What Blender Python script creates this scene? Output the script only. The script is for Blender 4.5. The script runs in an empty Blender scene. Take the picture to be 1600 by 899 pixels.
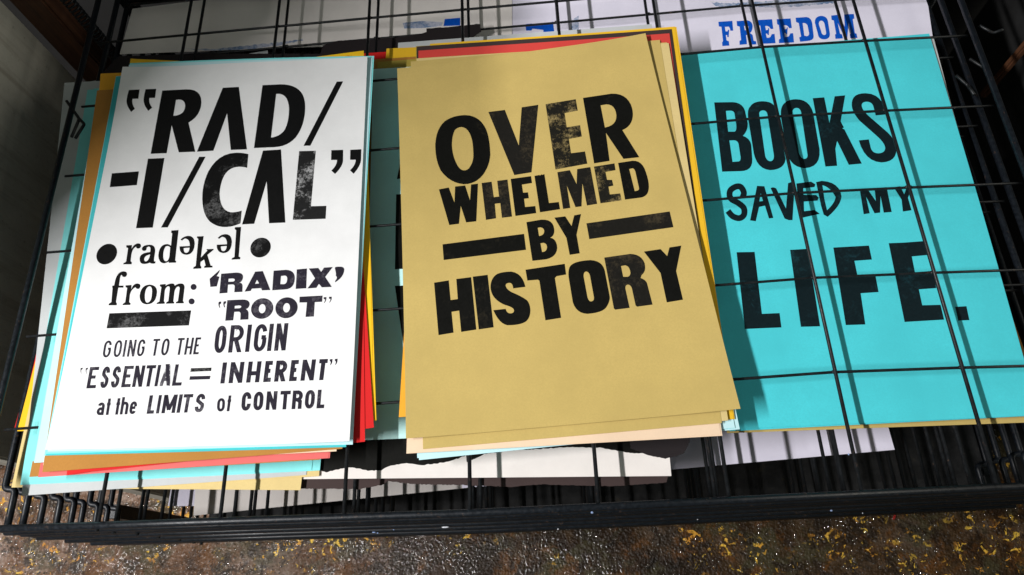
import bpy, bmesh, math, random
from mathutils import Vector, Matrix
from mathutils.geometry import tessellate_polygon
random.seed(11)
scene = bpy.context.scene
C = scene.collection

# ------------------------------------------------------------------ camera
S = 0.124                                   # one wire spacing of the rack, metres
F = 1115.968
R = Matrix(((0.99699143, 0.06248972, 0.04585973),
            (-0.03965307, 0.91955588, -0.39095346),
            (-0.06660116, 0.38795878, 0.91926725)))
CAM = Vector((3.69019264 * S, -5.70197896 * S, 5.77997297 * S))
cd = bpy.data.cameras.new('camera'); cam = bpy.data.objects.new('camera', cd); C.objects.link(cam)
cam.matrix_world = Matrix.Translation(CAM) @ R.to_4x4()
cd.sensor_width = 36.0; cd.lens = F / 1600 * 36.0; cd.clip_start = 0.01; cd.clip_end = 50
cd.dof.use_dof = True; cd.dof.focus_distance = 0.80; cd.dof.aperture_fstop = 22
scene.camera = cam

# ------------------------------------------------------------------ world, lamps, exposure
w = bpy.data.worlds.new('World'); scene.world = w; w.use_nodes = True
bg = w.node_tree.nodes['Background']
bg.inputs[0].default_value = (0.86, 1.0, 0.97, 1); bg.inputs[1].default_value = 0.125
scene.view_settings.view_transform = 'Standard'; scene.view_settings.look = 'None'
scene.view_settings.exposure = 0.0; scene.view_settings.gamma = 1.0

def lamp(name, loc, target, sx, sy, power, col, updir=(0, 1, 0)):
    l = bpy.data.lights.new(name, 'AREA'); l.shape = 'RECTANGLE'; l.size = sx; l.size_y = sy
    l.energy = power; l.color = col
    o = bpy.data.objects.new(name, l); C.objects.link(o)
    z = (Vector(loc) - Vector(target)).normalized(); y = Vector(updir)
    x = y.cross(z).normalized(); y = z.cross(x)
    o.matrix_world = Matrix.Translation(loc) @ Matrix((x, y, z)).transposed().to_4x4()
    return o
# a fluorescent tube above and to the left, running front to back
lamp('tube_lamp', (-1.30, -1.02, 2.10), (0.45, -0.35, 0.0), 0.055, 1.30, 117, (1.0, 0.985, 0.985))
# weak fill lamp added on the right to brighten the grey panel
lamp('panel_fill', (2.7, -0.3, 0.85), (0.0, -0.3, 0.0), 1.0, 1.0, 13, (1.0, 0.95, 0.84))

# ------------------------------------------------------------------ helpers
def pt(u, v, z):
    """point of the photographed place at height z that was measured at (u, v)"""
    d = R @ Vector(((u - 800) / F, -(v - 449.5) / F, -1.0))
    return CAM + d * ((z - CAM.z) / d.z)

def tag(o, label=None, cat=None, group=None, kind=None):
    for k, v in (('label', label), ('category', cat), ('group', group), ('kind', kind)):
        if v: o[k] = v
    return o
def link(name, me, mat=None, parent=None):
    o = bpy.data.objects.new(name, me); C.objects.link(o)
    if mat and me and not me.materials: me.materials.append(mat)
    if parent: o.parent = parent
    return o
def empty(name, loc=(0, 0, 0)):
    o = bpy.data.objects.new(name, None); C.objects.link(o); o.location = loc; o.empty_display_size = .05
    return o
def bm_mesh(bm, name):
    me = bpy.data.meshes.new(name); bm.normal_update(); bm.to_mesh(me); bm.free(); return me
def smooth(me):
    for p in me.polygons: p.use_smooth = True
    return me

def tube(bm, pts, r, n=10, cap=True):
    pts = [Vector(p) for p in pts]; rings = []
    m = len(pts)
    up = None
    for i, p in enumerate(pts):
        d = (pts[min(i + 1, m - 1)] - pts[max(i - 1, 0)]).normalized()
        if up is None:
            up = Vector((0, 0, 1)) if abs(d.z) < .9 else Vector((1, 0, 0))
        a = d.cross(up).normalized(); b = a.cross(d).normalized(); up = b
        rr = r[i] if isinstance(r, (list, tuple)) else r
        rings.append([bm.verts.new(p + a * (rr * math.cos(t * math.tau / n)) + b * (rr * math.sin(t * math.tau / n))) for t in range(n)])
    for i in range(m - 1):
        for t in range(n):
            bm.faces.new((rings[i][t], rings[i][(t + 1) % n], rings[i + 1][(t + 1) % n], rings[i + 1][t]))
    if cap:
        bm.faces.new(rings[0][::-1]); bm.faces.new(rings[-1])
def tube_mesh(name, pts, r, n=10):
    bm = bmesh.new(); tube(bm, pts, r, n); bmesh.ops.recalc_face_normals(bm, faces=bm.faces)
    return smooth(bm_mesh(bm, name))
def bend(pts, rad, seg=5):
    """round the corners of a polyline"""
    pts = [Vector(p) for p in pts]; out = [pts[0]]
    for i in range(1, len(pts) - 1):
        a = (pts[i - 1] - pts[i]).normalized() * rad; b = (pts[i + 1] - pts[i]).normalized() * rad
        for k in range(seg + 1):
            t = k / seg
            out.append((pts[i] + a) * (1 - t) ** 2 + pts[i] * 2 * t * (1 - t) + (pts[i] + b) * t * t)
    out.append(pts[-1]); return out
def box(bm, lo, hi, bev=0.0):
    r = bmesh.ops.create_cube(bm, size=1)
    for v in r['verts']:
        v.co = Vector([lo[i] + (v.co[i] + .5) * (hi[i] - lo[i]) for i in range(3)])
    if bev:
        ed = list({e for v in r['verts'] for e in v.link_edges})
        bmesh.ops.bevel(bm, geom=ed, offset=bev, segments=2, affect='EDGES')

# ------------------------------------------------------------------ materials
def new_mat(name):
    m = bpy.data.materials.new(name); m.use_nodes = True
    nt = m.node_tree; return m, nt, nt.nodes['Principled BSDF']
def nd(nt, t, **kw):
    n = nt.nodes.new(t)
    for k, v in kw.items():
        if k.startswith('i_'):
            n.inputs[k[2:].replace('_', ' ')].default_value = v
        else: setattr(n, k, v)
    return n
def mixc(nt, fac, a, b, blend='MIX'):
    n = nt.nodes.new('ShaderNodeMix'); n.data_type = 'RGBA'; n.blend_type = blend
    for i, v in ((0, fac), (6, a), (7, b)):
        if hasattr(v, 'links'): nt.links.new(v, n.inputs[i])
        else: n.inputs[i].default_value = v if i == 0 else (v[0], v[1], v[2], 1)
    return n.outputs[2]
def ramp(nt, src, stops):
    n = nt.nodes.new('ShaderNodeValToRGB'); nt.links.new(src, n.inputs[0])
    cr = n.color_ramp
    while len(cr.elements) < len(stops): cr.elements.new(.5)
    for e, (p, c) in zip(cr.elements, stops):
        e.position = p; e.color = (c, c, c, 1) if not isinstance(c, tuple) else (c[0], c[1], c[2], 1)
    return n.outputs[0]
def noise(nt, scale, detail=4, rough=.55, vec=None, dist=0):
    n = nd(nt, 'ShaderNodeTexNoise'); n.inputs['Scale'].default_value = scale
    n.inputs['Detail'].default_value = detail; n.inputs['Roughness'].default_value = rough
    n.inputs['Distortion'].default_value = dist
    if vec is None:
        tc = nd(nt, 'ShaderNodeNewGeometry'); vec = tc.outputs['Position']
    nt.links.new(vec, n.inputs['Vector']); return n.outputs['Fac']

def paper_mat(name, col, mott=.07):
    m, nt, b = new_mat(name)
    f1 = noise(nt, 520, 4, .8); f2 = noise(nt, 16, 5, .6)
    c = mixc(nt, ramp(nt, f1, [(.30, 0.0), (.72, 1.0)]), [x * (1 - mott) for x in col], [min(1, x * (1 + mott)) for x in col])
    c = mixc(nt, ramp(nt, f2, [(.35, 0.0), (.68, .7)]), c, [x * .86 for x in col])
    nt.links.new(c, b.inputs['Base Color'])
    b.inputs['Roughness'].default_value = .78; b.inputs['Specular IOR Level'].default_value = .25
    bp = nd(nt, 'ShaderNodeBump'); bp.inputs['Strength'].default_value = .12; bp.inputs['Distance'].default_value = .0004
    nt.links.new(noise(nt, 1400, 3, .6), bp.inputs['Height']); nt.links.new(bp.outputs[0], b.inputs['Normal'])
    return m
PAPER = {k: paper_mat('paper_' + k, c, mm) for k, c, mm in [
    ('white', (.765, .765, .76), .02), ('white_warm', (.76, .71, .67), .02), ('lavender', (.70, .67, .78), .03),
    ('gold', (.53, .39, .125), .08), ('gold_light', (.66, .51, .22), .06), ('peach', (.80, .60, .42), .04),
    ('turquoise', (.068, .60, .665), .09), ('aqua', (.24, .74, .74), .04), ('aqua_deep', (.06, .50, .52), .06),
    ('ice', (.52, .78, .82), .03), ('pale_blue', (.56, .86, .83), .04), ('grey', (.50, .52, .52), .04),
    ('brown', (.42, .19, .035), .08), ('salmon', (.70, .14, .13), .05), ('red', (.62, .012, .012), .05),
    ('yellow', (.85, .50, .012), .05), ('orange', (.85, .40, .03), .05), ('tomato', (.62, .055, .045), .05),
    ('olive', (.40, .30, .05), .08), ('black', (.014, .010, .011), .10), ('dark_brown', (.045, .028, .026), .10),
    ('chrome_yellow', (.80, .47, .02), .05)]}

def ink_mat(name, ink, under, lo, hi, scale=170, rough=.42):
    """letterpress ink: worn where the noise is high, there the paper shows"""
    m, nt, b = new_mat(name)
    a = noise(nt, scale, 5, .7, dist=.6); big = noise(nt, scale / 7, 2, .5)
    mul = nd(nt, 'ShaderNodeMath', operation='MULTIPLY'); nt.links.new(a, mul.inputs[0]); nt.links.new(big, mul.inputs[1])
    f = ramp(nt, mul.outputs[0], [(lo, 0.0), (hi, 1.0)])
    soft = noise(nt, 420, 3, .6)
    base = mixc(nt, soft, [x * .6 for x in ink], [x * 1.25 for x in ink])
    c = mixc(nt, f, base, under); nt.links.new(c, b.inputs['Base Color'])
    rr = ramp(nt, a, [(.3, rough - .06), (.7, rough + .22)]); nt.links.new(rr, b.inputs['Roughness'])
    b.inputs['Specular IOR Level'].default_value = .07
    bp = nd(nt, 'ShaderNodeBump'); bp.inputs['Strength'].default_value = .25; bp.inputs['Distance'].default_value = .0003
    nt.links.new(a, bp.inputs['Height']); nt.links.new(bp.outputs[0], b.inputs['Normal'])
    return m
BLK = (.006, .006, .006)
INK = {
    'w': ink_mat('ink_on_white', BLK, (.10, .10, .10), .48, .75),
    'wm': ink_mat('ink_mottled_on_white', BLK, (.13, .13, .13), .26, .48, 320),
    'wx': ink_mat('ink_worn_on_white', (.016, .016, .016), (.60, .60, .60), .26, .47, 320),
    's': ink_mat('ink_thin_on_white', (.020, .017, .027), (.16, .15, .17), .30, .55, 300),
    'sx': ink_mat('ink_failing_on_white', (.07, .065, .08), (.75, .75, .75), .19, .32, 260),
    'g': ink_mat('ink_on_gold', (.006, .006, .005), (.03, .025, .015), .34, .60),
    'gm': ink_mat('ink_mottled_on_gold', (.013, .012, .010), (.055, .043, .025), .26, .48, 300),
    'gx': ink_mat('ink_worn_on_gold', (.014, .013, .010), (.36, .27, .11), .25, .48, 320),
    't': ink_mat('ink_on_turquoise', (.006, .014, .017), (.012, .06, .075), .30, .60),
    'b': ink_mat('ink_blue', (.004, .085, .50), (.10, .22, .60), .40, .70),
    'bl': ink_mat('ink_pale_blue', (.16, .24, .40), (.52, .53, .62), .17, .33, 260),
}

def metal_mat(name, col, rough=.38):
    m, nt, b = new_mat(name)
    f = noise(nt, 260, 4, .6); c = mixc(nt, ramp(nt, f, [(.35, 0.0), (.75, 1.0)]), [x * .7 for x in col], [x * 1.6 for x in col])
    c = mixc(nt, ramp(nt, noise(nt, 190, 5, .75), [(.62, 0.0), (.68, .9)]), c, (.075, .045, .030))
    nt.links.new(c, b.inputs['Base Color'])
    nt.links.new(ramp(nt, f, [(.3, rough - .08), (.75, rough + .18)]), b.inputs['Roughness'])
    b.inputs['Specular IOR Level'].default_value = .32
    bp = nd(nt, 'ShaderNodeBump'); bp.inputs['Strength'].default_value = .3; bp.inputs['Distance'].default_value = .0004
    nt.links.new(noise(nt, 700, 3, .6), bp.inputs['Height']); nt.links.new(bp.outputs[0], b.inputs['Normal'])
    return m
WIRE = metal_mat('black_enamel_wire', (.006, .007, .008), .42)
RAIL = metal_mat('black_enamel_rail', (.006, .008, .011), .36)

def wood_mat():
    m, nt, b = new_mat('dark_wood')
    g = nd(nt, 'ShaderNodeNewGeometry'); mp = nd(nt, 'ShaderNodeMapping'); mp.inputs['Scale'].default_value = (60, 60, 5)
    nt.links.new(g.outputs['Position'], mp.inputs['Vector'])
    f = noise(nt, 1.2, 5, .6, mp.outputs[0], 1.0)
    nt.links.new(ramp(nt, f, [(.3, (.035, .012, .005)), (.7, (.13, .050, .020))]), b.inputs['Base Color'])
    b.inputs['Roughness'].default_value = .6; return m
WOOD = wood_mat()
def wall_mat():
    m, nt, b = new_mat('grey_painted_panel')
    f = noise(nt, 14, 5, .6)
    c = ramp(nt, f, [(.3, (.46, .44, .38)), (.7, (.58, .56, .48))])
    g = nd(nt, 'ShaderNodeNewGeometry'); mp = nd(nt, 'ShaderNodeMapping'); mp.inputs['Scale'].default_value = (40, 40, 3)
    nt.links.new(g.outputs['Position'], mp.inputs['Vector'])
    c = mixc(nt, ramp(nt, noise(nt, 1.0, 5, .7, mp.outputs[0]), [(.50, 0.0), (.70, .55)]), c, (.24, .20, .15))
    c = mixc(nt, ramp(nt, noise(nt, 120, 5, .75), [(.60, 0.0), (.70, .6)]), c, (.16, .14, .11))
    nt.links.new(c, b.inputs['Base Color'])
    b.inputs['Roughness'].default_value = .8
    bp = nd(nt, 'ShaderNodeBump'); bp.inputs['Strength'].default_value = .4; bp.inputs['Distance'].default_value = .002
    nt.links.new(noise(nt, 90, 4, .6), bp.inputs['Height']); nt.links.new(bp.outputs[0], b.inputs['Normal'])
    return m
def floor_mat():
    m, nt, b = new_mat('stained_wet_concrete')
    geo = nd(nt, 'ShaderNodeNewGeometry')
    sep = nd(nt, 'ShaderNodeSeparateXYZ'); nt.links.new(geo.outputs['Position'], sep.inputs[0])
    f = noise(nt, 7, 8, .70, dist=.5)
    # light loss painted into the colour; the stain mask darkens it towards the right
    wob = nd(nt, 'ShaderNodeMath', operation='MULTIPLY_ADD'); nt.links.new(f, wob.inputs[0]); wob.inputs[1].default_value = 1.2; nt.links.new(sep.outputs['X'], wob.inputs[2])
    falloff = ramp(nt, wob.outputs[0], [(.35, 0.0), (.80, 1.0)])
    lit_tone = ramp(nt, f, [(.34, (.030, .014, .006)), (.44, (.105, .048, .020)), (.52, (.17, .095, .058)), (.62, (.28, .20, .155))])
    dim_tone = ramp(nt, f, [(.34, (.006, .004, .002)), (.44, (.024, .012, .005)), (.52, (.050, .027, .010)), (.62, (.085, .055, .034))])
    c = mixc(nt, falloff, lit_tone, dim_tone)
    c = mixc(nt, ramp(nt, noise(nt, 13, 5, .65), [(.50, 0.0), (.58, .75)]), c, (.050, .044, .020))     # olive algae
    c = mixc(nt, ramp(nt, noise(nt, 17, 5, .7, dist=.4), [(.54, 0.0), (.62, .75)]), c, (.110, .042, .008))  # rust
    c = mixc(nt, ramp(nt, noise(nt, 24, 6, .72, dist=.5), [(.50, 0.0), (.58, .88)]), c, (.016, .009, .004))
    sp = noise(nt, 150, 5, .8)
    inv = nd(nt, 'ShaderNodeMath', operation='MULTIPLY_ADD'); nt.links.new(falloff, inv.inputs[0]); inv.inputs[1].default_value = -.9; inv.inputs[2].default_value = 1.0
    gr = nd(nt, 'ShaderNodeMath', operation='MULTIPLY'); nt.links.new(ramp(nt, sp, [(.56, 0.0), (.64, .7)]), gr.inputs[0]); nt.links.new(inv.outputs[0], gr.inputs[1])
    c = mixc(nt, gr.outputs[0], c, (.55, .47, .42))  # pale specks painted in as glints, fewer towards the right
    c = mixc(nt, ramp(nt, sp, [(.35, .85), (.45, 0.0)]), c, (.012, .007, .004))
    # dried yellow and orange paint spatter
    y = noise(nt, 62, 5, .7, dist=.9); area = noise(nt, 6.5, 3, .5)
    mu = nd(nt, 'ShaderNodeMath', operation='MULTIPLY'); nt.links.new(ramp(nt, y, [(.59, 0.0), (.605, 1.0)]), mu.inputs[0])
    nt.links.new(ramp(nt, area, [(.49, 0.0), (.55, 1.0)]), mu.inputs[1])
    c = mixc(nt, mu.outputs[0], c, ramp(nt, noise(nt, 25, 2), [(.4, (.85, .55, .07)), (.6, (.60, .26, .03))]))
    nt.links.new(c, b.inputs['Base Color'])
    b.inputs['Roughness'].default_value = .45; b.inputs['Specular IOR Level'].default_value = .2
    wet = ramp(nt, noise(nt, 12, 5, .7), [(.49, .0), (.57, .8)])
    nt.links.new(wet, b.inputs['Coat Weight']); b.inputs['Coat Roughness'].default_value = .025; b.inputs['Coat IOR'].default_value = 1.45
    bp = nd(nt, 'ShaderNodeBump'); bp.inputs['Strength'].default_value = 1.0; bp.inputs['Distance'].default_value = .0026
    ad = nd(nt, 'ShaderNodeMath', operation='ADD'); nt.links.new(noise(nt, 210, 1, .5), ad.inputs[0]); nt.links.new(noise(nt, 60, 4, .7), ad.inputs[1])
    nt.links.new(ad.outputs[0], bp.inputs['Height']); nt.links.new(bp.outputs[0], b.inputs['Normal']); nt.links.new(bp.outputs[0], b.inputs['Coat Normal'])
    return m

# ------------------------------------------------------------------ the setting
ZF = -0.72
bm = bmesh.new(); bmesh.ops.create_grid(bm, x_segments=8, y_segments=8, size=3.0)
fl = link('floor', bm_mesh(bm, 'floor'), floor_mat()); fl.location = (0.4, 0, ZF); tag(fl, kind='structure')

# small glossy domes added to make glints of the tube on the floor
vs, fs = [], []
rr = random.Random(5)
for _ in range(12000):
    cx, cy = rr.uniform(-.65, 1.75), rr.uniform(-.86, -.42)
    if math.sin(cx * 7 + 1) * math.cos(cy * 9) + math.sin(cx * 17 + cy * 13) * .6 < rr.uniform(-1.3, .9): continue
    rad = rr.uniform(.0009, .0028); hgt = rad * rr.uniform(.06, .18); el = rr.uniform(.6, 1.0); a0 = rr.uniform(0, 6.3)
    tx, ty = rr.gauss(0, .12), rr.gauss(0, .12); b0 = len(vs); n = 8
    for q, hz in ((1.0, 0.0), (.62, .66)):
        for t in range(n):
            a = t * math.tau / n; x, y = rad * q * math.cos(a), rad * q * el * math.sin(a)
            x, y = x * math.cos(a0) - y * math.sin(a0), x * math.sin(a0) + y * math.cos(a0)
            vs.append((cx + x, cy + y, ZF + .0003 + hgt * hz + (x * tx + y * ty if q < 1 else -.0006)))
    vs.append((cx, cy, ZF + .0003 + hgt))
    for t in range(n):
        fs.append((b0 + t, b0 + (t + 1) % n, b0 + n + (t + 1) % n, b0 + n + t)); fs.append((b0 + n + t, b0 + n + (t + 1) % n, b0 + 2 * n))
me = bpy.data.meshes.new('glint_beads'); me.from_pydata(vs, [], fs); smooth(me)
mg, ng, bg_ = new_mat('glint_beads'); ng.links.new(ramp(ng, noise(ng, 40, 2), [(.4, (.045, .028, .016)), (.6, (.11, .08, .06))]), bg_.inputs['Base Color'])
bg_.inputs['Roughness'].default_value = .06; bg_.inputs['Specular IOR Level'].default_value = 1.0; bg_.inputs['Coat Weight'].default_value = 1.0; bg_.inputs['Coat IOR'].default_value = 2.3; bg_.inputs['Coat Roughness'].default_value = .06
tag(link('glint_beads', me, mg), 'glossy beads added to make glints over the brown stained floor', 'glint beads', kind='stuff')

bm = bmesh.new(); box(bm, (-2.42 * S, -4.2 * S, ZF), (-2.16 * S, .60 * S, .9 * S), .003); box(bm, (-2.41 * S, -3.2 * S, .9 * S + .0005), (-2.17 * S, .60 * S, 6.8 * S), .003)  # upper box, out of view, is shaped to shade the upper left
pn = link('side_panel', bm_mesh(bm, 'side_panel'), wall_mat())
tag(pn, 'plain grey upright panel beyond the left side of the rack', 'panel')
bm = bmesh.new(); box(bm, (-2.12 * S, .62 * S, ZF), (-1.74 * S, 1.05 * S, 1.2 * S), .003); 
po = link('wooden_post', bm_mesh(bm, 'wooden_post'), WOOD)
tag(po, 'dark brown upright wooden post at the far left corner, beside the grey panel', 'post')
bm = bmesh.new(); box(bm, (10.06 * S, .50 * S, -3.0 * S), (10.16 * S, .60 * S, -1.3 * S), .003)
po = link('wooden_post', bm_mesh(bm, 'wooden_post_right'), WOOD)
tag(po, 'orange-brown wooden post in the dark at the right edge, behind the rack', 'post')
bm = bmesh.new(); box(bm, (10.6 * S, -6 * S, ZF), (10.8 * S, 2.2 * S, .5 * S), .003)  # added black panel, gives the right side its darkness
m_, nt_, b_ = new_mat('shade_black'); nt_.links.new(ramp(nt_, noise(nt_, 30, 5), [(.3, .004), (.7, .012)]), b_.inputs['Base Color']); b_.inputs['Roughness'].default_value = .95
tag(link('shade_panel', bm_mesh(bm, 'shade_panel'), m_), 'black upright panel added to stand for deep shade right of the rack', 'panel')
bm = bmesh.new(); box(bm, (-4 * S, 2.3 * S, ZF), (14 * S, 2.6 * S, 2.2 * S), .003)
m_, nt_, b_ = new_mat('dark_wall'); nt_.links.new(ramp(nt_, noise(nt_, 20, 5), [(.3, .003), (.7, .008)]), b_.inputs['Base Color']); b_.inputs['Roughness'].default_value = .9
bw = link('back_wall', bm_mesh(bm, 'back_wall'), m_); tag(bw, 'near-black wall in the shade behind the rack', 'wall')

# ------------------------------------------------------------------ the drying rack
SH = [0.0, -.036] + [-.036 - .0246 * k for k in range(1, 9)]         # heights of its ten wire shelves
XL, XR, YF, YB = -1.08 * S, 8.04 * S, -5.13 * S, 1.02 * S
LW = tube_mesh('long_wire', [(0, YF, 0), (.0006, YF * .5, 0), (0, YB, 0)], .0020, 8)
bowx = [(-1, -.045), (0, -.03), (2, .0), (4, .022), (5, .035), (6, .052), (7, .03), (8, -.002)]
HW = tube_mesh('cross_wire', [(x * S, d * S, 0) for x, d in bowx], .00155, 8)
def rail_path(x0, sgn):
    return bend([(x0, YB, 0), (x0, -4.72 * S, 0), (x0 - sgn * .10 * S, -4.72 * S, 0), (x0 - sgn * .10 * S, YF, 0)], .006, 5)
SRL = tube_mesh('side_rail', rail_path(XL, -1)[:-1] + [Vector((XL + .10 * S, YF + .045 * S, 0))], .0036, 10); SRR = tube_mesh('side_rail', rail_path(XR, 1), .0036, 10)
FR = tube_mesh('front_rail', [(XL + .10 * S, YF + .055 * S, 0), (1 * S, YF + .03 * S, 0), (3 * S, YF, 0), (XR - .10 * S, YF, 0)], .0038, 12)
FR2 = tube_mesh('lower_front_rail', [(XL + .10 * S, YF + .055 * S, 0), (1 * S, YF + .03 * S, 0), (3 * S, YF, 0), (XR - .10 * S, YF, 0)], .0021, 8)
BR = tube_mesh('back_rail', [(XL, YB, 0), (XR, YB, 0)], .0042, 10)
rack = empty('drying_rack', (3.5 * S, -2 * S, ZF))
tag(rack, 'black wire print drying rack, its open-mesh shelves lying one above another', 'drying rack')
def under(o, par, loc):
    """parent o and put it at world position loc (all parents are unrotated empties)"""
    o.parent = par; q = par; off = Vector((0, 0, 0))
    while q: off += q.location; q = q.parent
    o.location = Vector(loc) - off
for k, z in enumerate(SH):
    sh = empty('wire_shelf'); under(sh, rack, (3.5 * S, YF, z))
    j = (lambda a: random.uniform(-a, a) * S) if k else (lambda a: 0.0)
    for me, nm, mt in ((SRL, 'side_rail', RAIL), (SRR, 'side_rail', RAIL), (FR, 'front_rail', RAIL), (BR, 'back_rail', RAIL), (FR2, 'lower_front_rail', RAIL)):
        o = link(nm, me, mt); under(o, sh, (j(.02), (j(.016) if 'front' in nm else j(.012)) if k else 0, z + (-.0115 if 'lower' in nm else .0008 if 'front' in nm else 0)))
    for i in range(0, 8):
        o = link('wire', LW, WIRE); under(o, sh, (i * S + j(.035), 0, z))
        if k: o.rotation_euler.z = random.uniform(-.004, .004)
    for i in range(-1, 6):
        o = link('wire', HW, WIRE); under(o, sh, (0, -i * .84254 * S + (-.02 * S if k == 1 else j(.03)), z - .0034))
# weld beads where the wires of the top shelves cross
for k in (0, 1):
    bm = bmesh.new()
    for i in range(8):
        for jj in range(-1, 6):
            bmesh.ops.create_icosphere(bm, subdivisions=1, radius=.0027, matrix=Matrix.Translation((i * S, (-jj * .84254 + {0: -.03, 1: -.015, 2: 0, 3: .011, 4: .022, 5: .035, 6: .052, 7: .03}[i] - .02 * k) * S, SH[k] - .0020)) @ Matrix.Diagonal((1.25, .9, .8, 1)))
    under(tag(link('weld_beads', smooth(bm_mesh(bm, 'weld_beads')), WIRE), kind='stuff'), rack, (0, 0, 0))
# dark board added in place of the unlit floor below the shelves
bm = bmesh.new(); box(bm, (-.1 * S, -4.93 * S, SH[-1] - .034), (8.25 * S, YB, SH[-1] - .026), .001)
mb_, nb_, bb_ = new_mat('mottled_shade_black'); nb_.links.new(ramp(nb_, noise(nb_, 55, 6, .7), [(.42, .004), (.60, .018), (.72, (.045, .036, .022))]), bb_.inputs['Base Color']); bb_.inputs['Roughness'].default_value = .7
under(link('shade_board', bm_mesh(bm, 'shade_board'), mb_), rack, (0, 0, 0))
# legs of the rack
for x, y in ((XL - .012, YF + .05), (XR + .012, YF + .05), (XL - .012, YB + .012), (XR + .012, YB + .012)):
    bm = bmesh.new(); top = -.05 if y < 0 else .16
    box(bm, (x - .009, y - .009, ZF + .001), (x + .009, y + .009, top if y > 0 else SH[-1] - .02), .002)
    under(link('corner_post', bm_mesh(bm, 'corner_post'), RAIL), rack, (0, 0, 0))
# springs that carry the shelves, left and right at the back
def spring(x, y, z0, z1, r, turns, wr):
    n = int(turns * 12)
    return [(x + r * math.cos(t * math.tau / 12), y + r * math.sin(t * math.tau / 12), z0 + (z1 - z0) * t / n) for t in range(n + 1)]
for x, y, z0, z1 in ((XL - .030, .055, -.25, .05), (XR + .022, .03, -.25, -.01)):
    under(link('coil_spring', tube_mesh('coil_spring', spring(x, y, z0, z1, .0075, 46, .0012), .0014, 6), RAIL), rack, (0, 0, 0))
# bent wire clips on the side rails
def clip(u, v, u2, v2, u3, v3, z, r=.0019):
    a, b_, c = pt(u, v, z), pt(u2, v2, z - .004), pt(u3, v3, z + .002)
    under(link('wire_clip', tube_mesh('wire_clip', bend([a, b_, c], .003), r, 7), WIRE), rack, (0, 0, 0))
clip(104, 158, 124, 186, 112, 214, .003); clip(124, 186, 132, 194, 118, 216, .002)
clip(1494, 118, 1512, 134, 1522, 148, -.02); clip(1515, 92, 1540, 108, 1546, 130, -.03); clip(1530, 40, 1552, 52, 1568, 46, -.02)
# paint specks dried on the front rails
bm = bmesh.new()
for u, v, k, sx, sy in [(695, 824, 3, 5.5, 1.2), (584, 832, 4, 2.6, .9), (590, 833, 4, 1.2, .9), (615, 828, 4, 1.2, .8), (215, 828, 2, 2.2, 1.0), (303, 835, 5, 3.2, 1.0), (271, 831, 4, 1.4, 1.2), (872, 827, 6, 1.5, 1),
        (925, 801, 1, 2, 1.6), (1299, 798, 4, 1.8, 1.4), (1348, 802, 5, 1, 1), (1090, 812, 5, 1, .8), (1326, 710, 0, 1.1, 1.4), (880, 808, 3, 3, .8)]:
    p = pt(u, v, SH[k] + .0055)
    n = 9; px = .00068
    vs = [bm.verts.new(p + Vector((px * sx * math.cos(t * math.tau / n) * random.uniform(.75, 1.2), px * sy * math.sin(t * math.tau / n), 0))) for t in range(n)]
    tp = bm.verts.new(p + Vector((0, 0, .0004)))
    for t in range(n): bm.faces.new((vs[t], vs[(t + 1) % n], tp))
m_, nt_, b_ = new_mat('dried_paint'); nt_.links.new(ramp(nt_, noise(nt_, 30, 2), [(.45, (.6, .62, .66)), (.58, (.25, .35, .6))]), b_.inputs['Base Color'])
under(tag(link('paint_specks', bm_mesh(bm, 'paint_specks'), m_), kind='stuff'), rack, (0, 0, 0))

# ------------------------------------------------------------------ sheets of paper
def wav(ax, ay, ph, amp):
    return lambda x, y: amp * (math.sin(x * ax + ph) * math.cos(y * ay + ph * 1.7) + .5 * math.sin(x * ay * .7 + y * ax * .6 + ph * 2.3))
FIELD = {'left': wav(9, 7, .4, .0022), 'gold': wav(10, 8, 1.9, .0026), 'right': wav(8, 6, 3.1, .0050), 'mid': wav(9, 6, 5.0, .0012), 'deep': wav(6, 8, .9, .0010)}

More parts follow.
